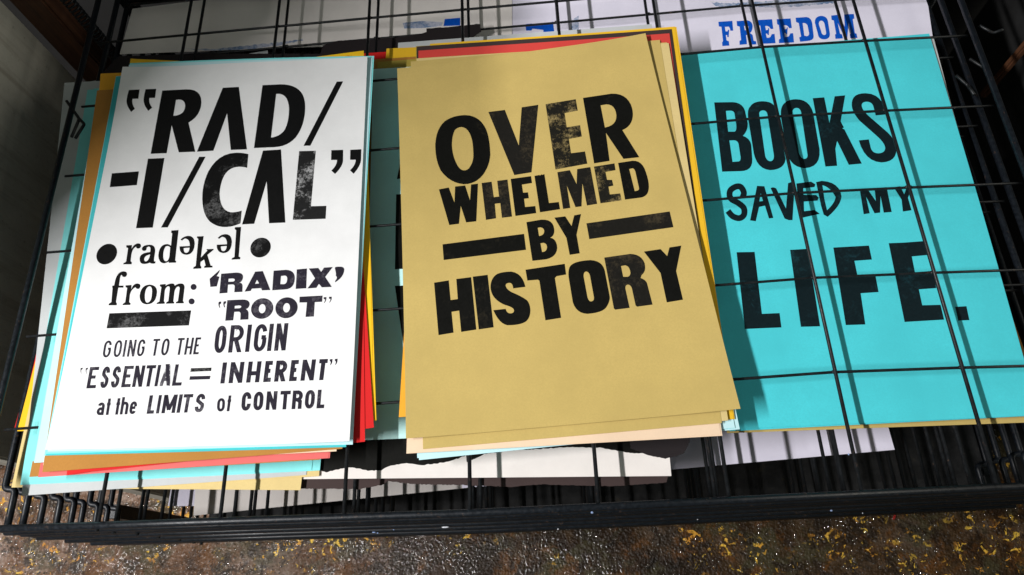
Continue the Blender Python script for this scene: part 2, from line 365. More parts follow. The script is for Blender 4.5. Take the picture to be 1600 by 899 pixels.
class Sheet:
    def __init__(s, name, label, cat, paper, corners, z, field, group=None, curl=0.0, thick=.00036, nx=20, ny=28, parent=None):
        s.z = z; s.f = FIELD[field]; s.curl = curl; s.paper = paper
        # corners TL TR BR BL, world xy
        s.c = [Vector(c[:2]) for c in corners]
        s.inv_setup()
        bm = bmesh.new(); top = []; bot = []
        for j in range(ny + 1):
            rt, rb = [], []
            for i in range(nx + 1):
                p = s.bil(i / nx, j / ny); h = s.h(p.x, p.y)
                rt.append(bm.verts.new((p.x, p.y, h))); rb.append(bm.verts.new((p.x, p.y, h - thick)))
            top.append(rt); bot.append(rb)
        for j in range(ny):
            for i in range(nx):
                bm.faces.new((top[j][i], top[j + 1][i], top[j + 1][i + 1], top[j][i + 1]))
                bm.faces.new((bot[j][i], bot[j][i + 1], bot[j + 1][i + 1], bot[j + 1][i]))
        for i in range(nx):
            bm.faces.new((top[0][i], top[0][i + 1], bot[0][i + 1], bot[0][i])); bm.faces.new((top[ny][i + 1], top[ny][i], bot[ny][i], bot[ny][i + 1]))
        for j in range(ny):
            bm.faces.new((top[j + 1][0], top[j][0], bot[j][0], bot[j + 1][0])); bm.faces.new((top[j][nx], top[j + 1][nx], bot[j + 1][nx], bot[j][nx]))
        me = bm_mesh(bm, name)
        base = s.bil(.5, .5)
        me.transform(Matrix.Translation((-base.x, -base.y, -z)))
        s.base = Vector((base.x, base.y, z))
        if label is None:
            s.o = link(name, me, PAPER[paper], parent); s.o.location = s.base - parent.location
        elif parent is None:
            s.o = link(name, me, PAPER[paper]); s.o.location = s.base; tag(s.o, label, cat, group)
    def bil(s, a, b):
        t = s.c[0].lerp(s.c[1], a); q = s.c[3].lerp(s.c[2], a); return t.lerp(q, b)
    def inv_setup(s):
        s.ctr = (s.c[0] + s.c[1] + s.c[2] + s.c[3]) / 4
        s.ex = (s.c[1] + s.c[2] - s.c[0] - s.c[3]) / 4; s.ey = (s.c[0] + s.c[1] - s.c[2] - s.c[3]) / 4
    def h(s, x, y):
        d = Vector((x, y)) - s.ctr
        a = d.dot(s.ex) / s.ex.length_squared; b = d.dot(s.ey) / s.ey.length_squared
        e = max(0, abs(a) - .45) ** 2 + max(0, abs(b) - .5) ** 2 * .8
        zb = .0026 if s.z > -.01 else (-.0335 if s.z > -.034 else None)
        k = .15 if zb is None else .06 + .94 * max(0.0, min(1.0, (s.z - zb) / .0104))
        return s.z + s.f(x, y) * k + s.curl * e
    def on(s, u, v, off=0.0):
        z = s.z
        for _ in range(4):
            p = pt(u, v, z + off); z = s.h(p.x, p.y)
        return pt(u, v, z + off)

def quad(z, *uv):
    return [pt(u, v, z) for u, v in uv]
W_, H_ = 2.55 * S, 3.88 * S
def std(z, anchor, p, q, along='right', w=W_, h=H_):
    """corners of a standard sheet from one corner p and a second point q on an edge through it"""
    a = pt(p[0], p[1], z); b = pt(q[0], q[1], z); d = Vector((b.x - a.x, b.y - a.y)).normalized()
    if along == 'right': rx = d
    elif along == 'left': rx = -d
    elif along == 'up': rx = Vector((d.y, -d.x))
    else: rx = Vector((-d.y, d.x))
    up = Vector((-rx.y, rx.x)); A = Vector((a.x, a.y))
    off = {'TL': (0, 0), 'TR': (1, 0), 'BR': (1, 1), 'BL': (0, 1)}[anchor]
    tl = A - rx * w * off[0] + up * h * off[1]
    return [tl, tl + rx * w, tl + rx * w - up * h, tl - up * h]

# --- print shapes ---------------------------------------------------------
def qpath(s, X0, Y0, k, dx=0, dy=0):
    """'x,y x,y* ...' quadratic outline (star = control point) -> points in picture measure"""
    raw = []
    for t in s.split():
        c = t.endswith('*'); x, y = t.rstrip('*').split(',')
        raw.append((Vector((X0 + (float(x) + dx) / k, Y0 + (float(y) + dy) / k)), c))
    pts = []; n = len(raw)
    full = []
    for i, (p, c) in enumerate(raw):
        full.append((p, c)); q, c2 = raw[(i + 1) % n]
        if c and c2: full.append(((p + q) / 2, False))
    while full[0][1]: full = full[1:] + full[:1]
    m = len(full); i = 0
    while i < m:
        p, _ = full[i]; pts.append(p)
        if full[(i + 1) % m][1]:
            a = full[(i + 1) % m][0]; b = full[(i + 2) % m][0]
            for t in (.17, .34, .5, .67, .84): pts.append(p * (1 - t) ** 2 + a * 2 * t * (1 - t) + b * t * t)
            i += 2
        else: i += 1
    out = []
    for p in pts:
        if not out or (p - out[-1]).length > .05: out.append(p)
    if (out[0] - out[-1]).length < .05: out.pop()
    return out
def ell(X0, Y0, k, cx, cy, a, b, deg=0, n=40):
    r = math.radians(deg); o = []
    for i in range(n):
        t = i * math.tau / n; x = a * math.cos(t); y = b * math.sin(t)
        o.append(Vector((X0 + (cx + x * math.cos(r) - y * math.sin(r)) / k, Y0 + (cy + x * math.sin(r) + y * math.cos(r)) / k)))
    return o
micro = [0]
def print_shape(sheet, name, contours, ink, parts=None):
    """lay one or more filled outlines (picture measure) as ink on the sheet"""
    bm = bmesh.new(); groups = parts or [contours]
    for cs in groups:
        cs3 = [[Vector((p.x, p.y, 0)) for p in c] for c in cs]
        flat = [p for c in cs3 for p in c]
        vs = [bm.verts.new(p) for p in flat]
        for tri in tessellate_polygon(cs3):
            try: bm.faces.new([vs[i] for i in tri])
            except ValueError: pass
    # cut to small pieces so the ink follows the sheet
    us = [v.co.x for v in bm.verts]; ws = [v.co.y for v in bm.verts]
    for ax, lo, hi in ((0, min(us), max(us)), (1, min(ws), max(ws))):
        c = math.ceil(lo / 14) * 14
        while c < hi:
            no = Vector((1, 0, 0)) if ax == 0 else Vector((0, 1, 0))
            bmesh.ops.bisect_plane(bm, geom=bm.verts[:] + bm.edges[:] + bm.faces[:], plane_co=no * c, plane_no=no, dist=1e-5); c += 14
    micro[0] = (micro[0] + 1) % 8
    for v in bm.verts: v.co = sheet.on(v.co.x, v.co.y, .00016 + micro[0] * .000004) - sheet.base
    bm.normal_update()
    for f in bm.faces:
        if f.normal.z < 0: f.normal_flip()
    return link(name, bm_mesh(bm, name), INK[ink], sheet.o)

# stroked letters for the small type: unit box, y up; {} of polylines
def arc(cx, cy, rx, ry, a0, a1, n=14):
    return [(cx + rx * math.cos(math.radians(a0 + (a1 - a0) * i / n)), cy + ry * math.sin(math.radians(a0 + (a1 - a0) * i / n))) for i in range(n + 1)]
GL = {
    'I': [[(.5, -.2), (.5, 1.2)]], 'L': [[(0, 1.2), (0, 0), (1.3, 0)]], 'T': [[(-.3, 1), (1.3, 1)], [(.5, -.2), (.5, 1)]],
    'E': [[(1.3, 1), (0, 1), (0, 0), (1.3, 0)], [(0, .53), (.95, .53)]], 'H': [[(0, -.2), (0, 1.2)], [(1, -.2), (1, 1.2)], [(0, .42), (1, .42)]],
    'N': [[(0, -.2), (0, 1.2)], [(1, -.2), (1, 1.2)], [(-.1, 1.17), (1.1, -.17)]],
    'M': [[(0, -.2), (0, 1.2)], [(1, -.2), (1, 1.2)], [(-.05, 1.25), (.5, .1)], [(1.05, 1.25), (.5, .1)]],
    'A': [[(-.12, -.2), (.5, 1.15)], [(1.12, -.2), (.5, 1.15)], [(.15, .28), (.85, .28)]],
    'O': [arc(.5, .66, .5, .34, 0, 180) + arc(.5, .34, .5, .34, 180, 360) + [(1, .66)]],
    'C': [arc(.5, .70, .5, .30, -8, 180) + arc(.5, .30, .5, .30, 180, 368)],
    'G': [arc(.5, .70, .5, .30, 12, 180) + arc(.5, .30, .5, .30, 180, 360) + [(1, .5)], [(.62, .52), (1.15, .52)]],
    'S': [arc(.5, .74, .46, .26, 0, 200) + arc(.5, .26, .48, .27, 30, -180)],
    'R': [[(0, -.2), (0, 1), (.45, 1)] + arc(.45, .74, .55, .26, 90, -90) + [(0, .48)], [(.45, .48), (1.05, -.2)]],
    'R2': [[(0, -.2), (0, 1), (.45, 1)] + arc(.45, .75, .5, .25, 90, -90) + [(0, .5)], [(.5, .5), (.88, .38), (.9, -.2)]],
    'a': [arc(.5, .72, .45, .28, 160, 0) + [(.95, -.2)], arc(.5, .26, .48, .26, 0, 360)],
    't': [[(.5, -.2), (.5, 1.5)], [(-.1, .95), (1.1, .95)]], 'h': [[(0, -.2), (0, 1.6)], [(0, .5)] + arc(.5, .66, .5, .34, 160, 0) + [(1, -.2)]],
    'e': [arc(.5, .66, .5, .34, -5, 180) + arc(.5, .34, .5, .34, 180, 330), [(0, .5), (1, .5)]],
}
def clip_poly(P, W, H):
    for ax, lim, sg in ((0, 0, 1), (0, W, -1), (1, 0, 1), (1, H, -1)):
        out = []
        for i in range(len(P)):
            a, b = P[i], P[(i + 1) % len(P)]; da = (a[ax] - lim) * sg; db = (b[ax] - lim) * sg
            if da >= 0: out.append(a)
            if (da > 0 and db < 0) or (da < 0 and db > 0): out.append(a + (b - a) * (da / (da - db)))
        P = out
        if len(P) < 3: return []
    return P
def stroke_quads(line, wd):
    """polyline -> one outline with mitred corners"""
    P = [Vector(p) for p in line]; L = []; Rr = []
    for i in range(len(P)):
        d0 = (P[i] - P[i - 1]).normalized() if i else None; d1 = (P[i + 1] - P[i]).normalized() if i < len(P) - 1 else None
        d0 = d0 or d1; d1 = d1 or d0
        n0 = Vector((-d0.y, d0.x)); n1 = Vector((-d1.y, d1.x)); m = (n0 + n1)
        if m.length < .3: m = n0
        m.normalize(); s = wd / 2 / max(.5, m.dot(n0))
        L.append(P[i] + m * s); Rr.append(P[i] - m * s)
    return [[L[i], L[i + 1], Rr[i + 1], Rr[i]] for i in range(len(P) - 1)]
def small_letter(sheet, ch, crop, x0, x1, base, up, wd, ink='s', hs=1.0):
    X0, Y0, k = crop; yb = lambda x: base[1] + (x - base[0]) * (base[3] - base[1]) / (base[2] - base[0])
    Wd = x1 - x0; Hh = -up[1] * hs
    groups = []
    for li in GL[ch]:
        ins = wd / 2
        q = [Vector((ins + p[0] * (Wd - 2 * ins), ins + p[1] * (Hh - 2 * ins))) for p in li]
        top = Hh * (1.5 if ch in 'th' else 1)
        for qd in stroke_quads(q, wd):
            cp = clip_poly(qd, Wd, top)
            if len(cp) >= 3:
                groups.append([[Vector((X0 + (x0 + p.x + up[0] * p.y / -up[1]) / k, Y0 + (yb(x0 + p.x) - p.y) / k)) for p in cp]])
    bm = print_shape(sheet, 'letter', None, ink, groups)
    return bm
def letter(sheet, crop, ink, outer, *holes, name='letter', dx=0, dy=0):
    cs = [qpath(outer, *crop, dx, dy)] + [qpath(h, *crop, dx, dy) for h in holes]
    return print_shape(sheet, name, cs, ink)

# ---------------- deep sheets, then shelf by shelf upwards
zd = SH[5] + .004; ze = SH[4] + .004
Sheet('paper_sheet', 'pale lavender sheet deep in the rack, seen through dense wires at the lower left', 'sheet', 'white_warm', std(zd, 'BL', (302, 806), (735, 762), 'right', H_, W_), zd, 'deep', 'blank sheets low in the rack')
Sheet('paper_sheet', 'lavender sheet deep in the rack, seen through dense wires below the turquoise poster', 'sheet', 'lavender', std(ze, 'BR', (1398, 703), (1060, 733), 'left', H_, W_), ze, 'deep', 'blank sheets low in the rack')
Sheet('paper_sheet', 'small corner of lavender sheet under the wires at the far lower left', 'sheet', 'lavender', std(zd - .008, 'BL', (262, 791), (305, 791), 'right', .09, .07), zd - .008, 'deep', nx=6, ny=6)

z2 = SH[2] + .0035
fre = Sheet('freedom_print', 'white print with the blue word FREEDOM, at the top right behind the turquoise poster', 'print', 'lavender',
    quad(z2, (790, -160), (1420, -200), (1458, 62), (775, 118)), z2, 'mid', nx=26, ny=16)
fl2 = Sheet('paper_sheet', 'pale grey sheet under the mesh at the top left, blotted along its lower edge', 'sheet', 'white_warm',
    quad(z2 + .001, (207, 14), (800, -60), (800, 62), (187, 85)), z2 + .001, 'mid', nx=24, ny=8)
Sheet('paper_sheet', 'narrow grey sheet showing at the far left between side rail and posters', 'sheet', 'grey', std(z2, 'TL', (108, 133), (97, 235), 'down', W_ * .9, H_ * .9), z2, 'left')

# shelf 1, left pile
z1 = SH[1] + .0026
def pile(name, label, paper, cor, z, fld, **kw): return Sheet(name, label, 'sheet', paper, cor, z, fld, **kw)
dz = .0008
pile('paper_sheet', 'red sheet with only a thin wedge showing beside the left rail', 'red', std(z1, 'BL', (22, 671), (53, 562), 'up'), z1, 'left')
pile('paper_sheet', 'yellow sheet whose wedge shows beside the thin red one at the left rail', 'yellow', std(z1 + dz, 'BL', (27, 674), (56, 562), 'up'), z1 + dz, 'left')
pile('paper_sheet', 'tan gold sheet forming the lowest left corner of the left pile', 'gold_light', quad(z1 + 2 * dz, (150, 160), (540, 130), (470, 755), (18, 762)), z1 + 2 * dz, 'left')
pile('paper_sheet', 'tan gold sheet sticking out lowest along the foot of the left pile', 'gold_light', quad(z1 + 3 * dz, (135, 133), (540, 125), (469, 766), (60, 763)), z1 + 3 * dz, 'left')
pile('paper_sheet', 'small gold sheet corner just right of the aqua corner under the left pile', 'gold_light', std(z1 + 4 * dz, 'BR', (498, 744), (400, 750), 'left'), z1 + 4 * dz, 'left')
pile('paper_sheet', 'light grey sheet with a bent lower left corner under the aqua sheet', 'grey', quad(z1 + 5 * dz, (100, 129), (530, 108), (478, 742), (34, 775)), z1 + 5 * dz, 'left')
pile('paper_sheet', 'aqua sheet lying on the light grey sheet, under the mesh of the top shelf', 'aqua', quad(z1 + 6 * dz, (136, 140), (560, 112), (499, 735), (32, 758)), z1 + 6 * dz, 'left')
pile('paper_sheet', 'aqua sheet whose right edge lies just inside the aqua one below, lower left', 'aqua', quad(z1 + 7 * dz, (146, 138), (556, 110), (486, 734), (42, 754)), z1 + 7 * dz, 'left')

# shelf 1, middle
zm = z1 - .0004
wt = Sheet('ink_print', 'off-white landscape sheet with ragged black brushing, below the gap between the two piles', 'print', 'white_warm',
    quad(zm, (500, 330), (1010, 300), (1049, 744), (460, 749)), zm, 'mid', nx=28, ny=20)
def ragged(outline, amp, step=3.0):
    o = []; n = len(outline)
    for i in range(n):
        a = Vector(outline[i]); b = Vector(outline[(i + 1) % n]); m = max(1, int((b - a).length / step))
        for j in range(m):
            p = a.lerp(b, j / m); o.append(p + Vector((random.uniform(-amp, amp), random.uniform(-amp, amp))))
    return o
def torn(name, label, paper, outline, z, fld, amp=.8):
    """a torn sheet with thickness, from its outline"""
    f = FIELD[fld]; pts = ragged(outline, amp); bm = bmesh.new()
    P3 = [Vector((p.x, p.y, 0)) for p in pts]
    base = pt(sum(p.x for p in pts) / len(pts), sum(p.y for p in pts) / len(pts), z)
    w3 = [pt(p.x, p.y, z) for p in pts]
    top = [bm.verts.new(Vector((p.x, p.y, z + f(p.x, p.y))) - base) for p in w3]
    bot = [bm.verts.new(v.co - Vector((0, 0, .0004))) for v in top]
    for t in tessellate_polygon([P3]):
        try:
            bm.faces.new([top[i] for i in t]); bm.faces.new([bot[i] for i in t[::-1]])
        except ValueError: pass
    n = len(top)
    for i in range(n): bm.faces.new((top[i], top[(i + 1) % n], bot[(i + 1) % n], bot[i]))
    bmesh.ops.recalc_face_normals(bm, faces=bm.faces)
    o = link(name, bm_mesh(bm, name), PAPER[paper]); o.location = base
    return tag(o, label, 'sheet')
torn('torn_sheet', 'dark brown sheet with a wavy torn lower edge, under the off-white landscape sheet', 'dark_brown',
     [(468, 700), (1050, 700), (1042, 754), (960, 760), (845, 757), (800, 761), (720, 758), (650, 757), (605, 752), (600, 757), (560, 765), (540, 764), (468, 764)], zm - .004, 'mid', .6)
print_shape(wt, 'printed_blot', [ragged([(470, 600), (1040, 560), (1046, 690), (1052, 712), (1040, 717), (1020, 709), (985, 708), (940, 700), (905, 699), (870, 700), (840, 702), (800, 704), (760, 709), (730, 722), (728, 712), (700, 722), (660, 727), (635, 724), (608, 728), (596, 735), (575, 736), (560, 732), (545, 731), (525, 734), (510, 738), (495, 734), (470, 736)], .7)], 'g')
torn('torn_sheet', 'torn black sheet curling past the lower end of the off-white landscape sheet', 'black',
     [(985, 610), (1075, 600), (1078, 690), (1070, 707), (1058, 713), (1040, 716), (1015, 712), (985, 700)], zm + .0012, 'mid', .6)
torn('torn_sheet', 'torn black sheet at the top between the two piles, end ragged', 'black',
     [(505, 71), (530, 63), (590, 61), (640, 56), (666, 50), (666, 44), (700, 42), (750, 37), (752, 49), (735, 61), (690, 66), (660, 75), (650, 130), (300, 150), (150, 125), (185, 88), (330, 84), (500, 84)], z1 - .001, 'mid', .5)
pile('paper_sheet', 'pale blue sheet, greyed to look shaded, whose top edge shows above the mustard pile', 'grey', std(z1 + .0002, 'TL', (622, 67), (800, 54), 'right', 2.75 * S), z1 + .0002, 'mid')  # grey paper stands in for a pale sheet in shade
pile('paper_sheet', 'dark red sheet tip in the gap at the top between the two piles', 'red', std(z1 + .001, 'TL', (560, 84), (604, 81)), z1 + .001, 'mid')
pile('paper_sheet', 'orange sheet standing highest in the gap between the two piles', 'chrome_yellow', std(z1 + .0018, 'TL', (604, 76), (648, 74)), z1 + .0018, 'mid')
pile('paper_sheet', 'brown-orange sheet a step lower in the gap between the two piles', 'brown', std(z1 + .0026, 'TL', (583, 93), (640, 89)), z1 + .0026, 'mid')
pile('paper_sheet', 'orange sheet, shade put into its olive colour, directly above the pale blue poster in the gap', 'olive', std(z1 + .0034, 'TL', (590, 97), (641, 93)), z1 + .0034, 'mid')  # olive paper carries the shade on an orange sheet
pb = Sheet('poster', 'pale blue poster with tall black letters, showing only in the gap between the two piles', 'poster', 'pale_blue',
    quad(z1 + .0045, (583, 108), (985, 84), (1040, 668), (569, 688)), z1 + .0045, 'mid')
PX = (0, 0, 1)
letter(pb, PX, 'g', '628,243 640,241 660,282 644,284 640,272 631,279 620,280')
letter(pb, PX, 'g', '619,304 690,300 692,322 655,324 655,419 617,421')
letter(pb, PX, 'g', '617,447 640,446 650,520 664,445 686,443 668,548 632,550')

# shelf 1, right pile
zr = z1 + .0004
pile('paper_sheet', 'mustard sheet sticking out below the turquoise poster', 'gold', quad(zr, (1070, 100), (1448, 62), (1618, 660), (1136, 677)), zr, 'right')
pile('paper_sheet', 'brown sheet with a sliver showing under the lower left edge of the turquoise poster', 'brown', std(zr + dz, 'BL', (1142, 674), (1300, 661), 'right'), zr + dz, 'right')
pile('paper_sheet', 'dark grey sheet showing as a thin strip along the right edge of the turquoise poster', 'grey', quad(zr + 2 * dz, (1085, 90), (1459, 58), (1553, 420), (1120, 470)), zr + 2 * dz, 'right')
pile('paper_sheet', 'pinkish sheet edge just visible under the foot of the turquoise poster', 'salmon', quad(zr + 3 * dz, (1075, 95), (1450, 60), (1615, 650), (1300, 664)), zr + 3 * dz, 'right')
pile('paper_sheet', 'turquoise sheet directly under the turquoise BOOKS poster, edge a hair outside it', 'turquoise', quad(zr + 6.5 * dz, (1063, 86), (1446, 54), (1625, 650), (1140, 674)), zr + 6 * dz, 'right')
zb = zr + .0060
blue = Sheet('poster', 'turquoise poster reading BOOKS SAVED MY LIFE lying under the wire mesh', 'poster', 'turquoise',
    quad(zb, (1060, 84), (1453, 51), (1622, 650), (1138, 671)), zb, 'right')

# shelf 0, left pile
z0 = .0026
L0 = []
def lp(label, paper, corf, i): L0.append(pile('paper_sheet', label, paper, corf(z0 + i * dz), z0 + i * dz, 'left'))
lp('brown sheet, lower left corner poking out under the salmon one', 'brown', lambda z: quad(z, (165, 150), (560, 130), (500, 718), (46, 745)), 0)
lp('salmon pink sheet showing along the foot of the left pile, over the mesh', 'salmon', lambda z: quad(z, (172, 150), (570, 130), (515, 716), (60, 744)), 1)
lp('bright yellow sheet fanned out along the right edge of the left pile', 'yellow', lambda z: std(z, 'BR', (588, 657), (573, 215), 'up'), 2)
lp('orange sheet whose top left corner peeks above the white poster', 'chrome_yellow', lambda z: quad(z, (204, 92), (560, 110), (530, 680), (110, 690)), 3)
lp('orange sheet with one corner showing left of the aqua ones', 'orange', lambda z: quad(z, (157, 115), (545, 100), (520, 690), (100, 700)), 4)
lp('red sheet fanned out furthest at the lower right of the left pile', 'red', lambda z: std(z, 'BR', (584, 668), (577, 560), 'up'), 5)
lp('deep red sheet directly beside the lower right edge of the white poster', 'red', lambda z: quad(z, (180, 150), (564, 120), (570, 690), (104, 741)), 6)
lp('aqua sheet sticking out left of the brown one in the left pile', 'aqua', lambda z: quad(z, (160, 145), (540, 118), (500, 700), (50, 721)), 7)
lp('pale peach sheet edge between brown and salmon at the foot of the left pile', 'peach', lambda z: quad(z, (170, 150), (560, 125), (525, 705), (67, 727)), 8)
lp('wide brown sheet showing all along the left side and foot of the white poster', 'brown', lambda z: quad(z, (151, 141), (560, 118), (534, 701), (66, 738)), 9)
lp('aqua sheet between the brown sheet and the white poster in the left pile', 'aqua', lambda z: quad(z, (181, 119), (565, 98), (540, 697), (69, 712)), 10)
lp('aqua sheet right under the white poster, showing above and right of it', 'aqua', lambda z: quad(z, (203, 99), (585, 89), (550, 693), (71, 709)), 11)
def hair(paper, q, i, fld, label):
    z = z0 + (i + .5) * dz
    q = [(u + random.uniform(-1.6, 1.6), v + random.uniform(-1.6, 1.6)) for u, v in q]
    Sheet('paper_sheet', label, 'sheet', paper, quad(z, *q), z, fld, 'sheets showing only a hairline edge', nx=10, ny=14)
for lb, paper, i, q in (('brown sheet, hairline edge directly above the lowest brown one of the left pile', 'brown', 0, ((165, 152), (560, 131), (501, 719), (47, 746))), ('salmon sheet, hairline edge directly above the wide salmon one of the left pile', 'salmon', 1, ((173, 151), (569, 131), (514, 717), (61, 745))), ('yellow sheet, hairline edge next to the fanned yellow one of the left pile', 'yellow', 2, ((180, 150), (572, 120), (585, 658), (110, 690))),
                    ('ice blue sheet, hairline edge above the outer aqua one of the left pile', 'ice', 7, ((155, 142), (541, 119), (501, 700), (52, 722))), ('brown sheet, hairline edge directly below the wide brown one of the left pile', 'brown', 8, ((153, 143), (561, 119), (533, 702), (68, 737))), ('dark aqua sheet, hairline edge between the two aqua ones of the left pile', 'aqua_deep', 10, ((182, 120), (566, 99), (541, 697), (70, 712))),
                    ('ice blue sheet, hairline edge touching the underside of the white poster', 'ice', 11, ((203, 102), (583, 92), (549, 694), (73, 707)))):
    hair(paper, q, i, 'left', lb)
for lb, paper, i, q in (('ice blue sheet, hairline edge above the aqua one of the mustard pile', 'ice', 1, ((634, 118), (1030, 84), (1150, 670), (655, 719))), ('yellow sheet, hairline edge above the golden yellow one of the mustard pile', 'chrome_yellow', 3, ((673, 70), (1055, 43), (1146, 655), (656, 690))), ('dark brown sheet, hairline edge below the tomato red one of the mustard pile', 'dark_brown', 4, ((652, 75), (1050, 46), (1132, 640), (652, 680))),
                    ('peach sheet, hairline edge above the wide peach one of the mustard pile', 'peach', 6, ((655, 99), (1031, 71), (1128, 680), (637, 708))), ('pale gold sheet, hairline edge near the top of the mustard pile', 'gold_light', 7, ((651, 93), (1044, 67), (1137, 656), (660, 701)))):
    hair(paper, q, i, 'gold', lb)
zw = z0 + 12 * dz
white = Sheet('poster', 'white poster reading RAD-I-CAL in black on top of the left pile', 'poster', 'white',
    quad(zw, (196, 110), (576, 94), (548, 691), (75, 704)), zw, 'left', curl=.011)

# shelf 0, mustard pile
def gp(label, paper, corf, i): pile('paper_sheet', label, paper, corf(z0 + i * dz), z0 + i * dz, 'gold')
gp('pale ice blue sheet at the very bottom of the mustard pile, corner at lower right', 'ice', lambda z: quad(z, (622, 120), (1030, 80), (1156, 671), (652, 716)), 0)
gp('aqua sheet at the foot of the mustard pile, above the ice blue one', 'aqua', lambda z: quad(z, (640, 115), (1028, 85), (1149, 669), (656, 718)), 1)
gp('orange sheet showing as a strip along the left edge of the mustard pile', 'orange', lambda z: quad(z, (659, 73), (1035, 60), (1120, 620), (623, 652)), 2)
gp('golden yellow sheet reaching furthest right and up in the mustard pile', 'chrome_yellow', lambda z: quad(z, (672, 69), (1057, 42), (1148, 655), (655, 690)), 3)
gp('brown sheet with a thin strip showing at the upper left of the mustard pile', 'olive', lambda z: quad(z, (650, 73), (1038, 49), (1120, 640), (650, 680)), 4)
gp('tomato red sheet showing along the top and right of the mustard poster', 'tomato', lambda z: quad(z, (654, 80), (1046, 52), (1122, 640), (650, 690)), 5)
gp('peach sheet sticking out along the foot of the mustard poster', 'peach', lambda z: quad(z, (655, 98), (1030, 70), (1129, 681), (635, 709)), 6)
gp('mustard sheet two below the top one, edge right of it near the tomato red', 'gold', lambda z: quad(z, (652, 92), (1042, 66), (1136, 657), (662, 700)), 7)
gp('mustard sheet just under the top poster, its foot sticking out over the peach sheet', 'gold', lambda z: quad(z, (642, 97), (1031, 62), (1128, 661), (661, 702)), 8)
zg = z0 + 9 * dz + .0002
gold = Sheet('poster', 'mustard poster reading OVER WHELMED BY HISTORY on top of the middle pile', 'poster', 'gold',
    quad(zg, (622, 112), (1008, 56), (1155, 641), (636, 687)), zg, 'gold', curl=.011)
# ------------------------------------------------------------------ printing on the white poster
A=(180,100,6.4227); B=(370,110,6.4227); Cc=(160,230,6.4227); D=(360,225,6.4227)
letter(white,A,'w','138,262 245,257 232,350 174,351 162,395* 197,452 160,483 112,420* 114,370 118,320*',name='quotation_mark')
letter(white,A,'w','305,255 411,251 400,341 343,343 332,390* 371,440 331,472 283,410* 285,360 289,310*',name='quotation_mark')
letter(white,A,'w','472,268 700,256 865,245* 865,385 860,520* 735,590 803,882 638,888 567,615 516,897 356,903','610,362 700,345* 702,420 700,515* 583,522')
letter(white,A,'w','1080,240 1240,232 1322,858 1160,864 1123,495 985,872 820,882')
letter(white,B,'w','258,150 440,141 580,140* 645,220 690,280* 686,390 680,560* 590,675 510,765* 380,772 172,781','395,237 430,237 520,250* 524,390 522,540* 470,612 420,668* 343,675')
letter(white,B,'w','1003,114 1067,112 738,757 670,758')
letter(white,Cc,'w','95,264 366,244 345,382 74,403',name='printed_hyphen')
letter(white,Cc,'w','457,117 622,110 505,808 337,815')
letter(white,Cc,'w','972,98 1035,97 655,806 588,808')
letter(white,Cc,'wm','1464,72 1420,57* 1345,57 1160,60* 1060,250 1000,380* 1002,520 1005,680* 1080,750 1150,803* 1225,803 1310,803* 1385,765 1398,637 1345,657* 1290,655 1180,640* 1175,470 1185,330* 1240,260 1290,200* 1370,198 1415,198* 1452,208')
letter(white,D,'w','327,68 507,56 551,790 388,797 364,373 238,802 117,809')
letter(white,D,'wx','690,73 857,69 808,626 963,622 955,752 626,763')
letter(white,D,'w','1013,63 1131,60 1130,170 1125,230* 1050,302 1013,268 1070,215* 1070,162 1010,162',name='quotation_mark')
letter(white,D,'w','1203,60 1314,54 1310,170 1300,230* 1236,300 1200,266 1255,215* 1258,160 1201,160',name='quotation_mark')
E5=(140,345,8.9875); F5=(280,345,8.9875); G5=(160,410,8.9875); H5=(320,410,6.9565)
print_shape(white,'printed_dot',[ell(*E5,240,470,160,128,-45)],'w')
print_shape(white,'printed_dot',[ell(*F5,1142,378,150,132,-38)],'wm')
letter(white,E5,'w','515,347 593,342 590,400 615,330* 680,318 722,320* 720,355 715,392* 680,392 650,390* 655,365 600,385* 585,480 575,570 592,585 588,613 470,613 475,600 512,575 540,385 515,375')
letter(white,E5,'w','733,400 735,340* 850,338 925,345* 920,430 902,550 905,572 925,572 920,600 870,612* 845,590 800,612* 750,608 700,600* 702,530 710,450* 850,440 855,400 855,365* 830,365 800,370* 798,390 800,425* 765,425 738,425*','850,475 765,490* 765,545 770,580* 800,570 835,550*')
letter(white,E5,'w','1148,138 1248,132 1200,560 1215,570 1210,590 1110,592 1112,575 1060,603* 1030,598 965,580* 965,480 980,330* 1090,328 1125,335* 1142,355 1160,180 1145,170','1132,375 1100,345* 1065,365 1030,420* 1032,500 1035,575* 1080,570 1110,560* 1120,500')
for sx,sy in ((0,0),(522,-24)):
    letter(white,F5,'w','18,268 65,213* 135,213 218,220* 217,330 205,480* 95,480 0,470* 5,362 148,355 150,255* 80,252 60,260* 40,280','62,386 145,380 140,450* 95,452 60,450*',dx=sx,dy=sy)
letter(white,F5,'w','248,222 342,217 303,520 395,420 383,410 385,400 482,397 480,412 395,480 440,630 468,635 465,658 350,663 352,640 370,630 350,545 300,580 295,625 310,650 308,672 196,677 200,655 232,635 268,260 250,240')
letter(white,F5,'w','782,92 868,88 835,505 858,515 855,542 735,548 740,528 775,510 800,135 780,120')
letter(white,G5,'w','85,605 92,580 125,560 142,360 135,350 140,330 165,325 180,250 215,130* 295,127 345,130* 345,165 340,208* 305,208 275,205* 275,180 255,170* 245,230 232,328 298,328 292,357 222,357 190,560 203,580 198,605')
letter(white,G5,'w','325,325 408,318 403,385 430,300* 490,298 535,300* 532,335 525,378* 495,375 470,370* 465,350 400,380* 385,460 375,560 395,575 390,600 282,602 285,585 320,560 348,360 325,350')
letter(white,G5,'w','660,313 768,320* 766,420 755,592* 620,592 522,585* 522,470 540,320*','665,338 705,345* 695,440 690,565* 625,568 590,560* 595,460 605,340*')
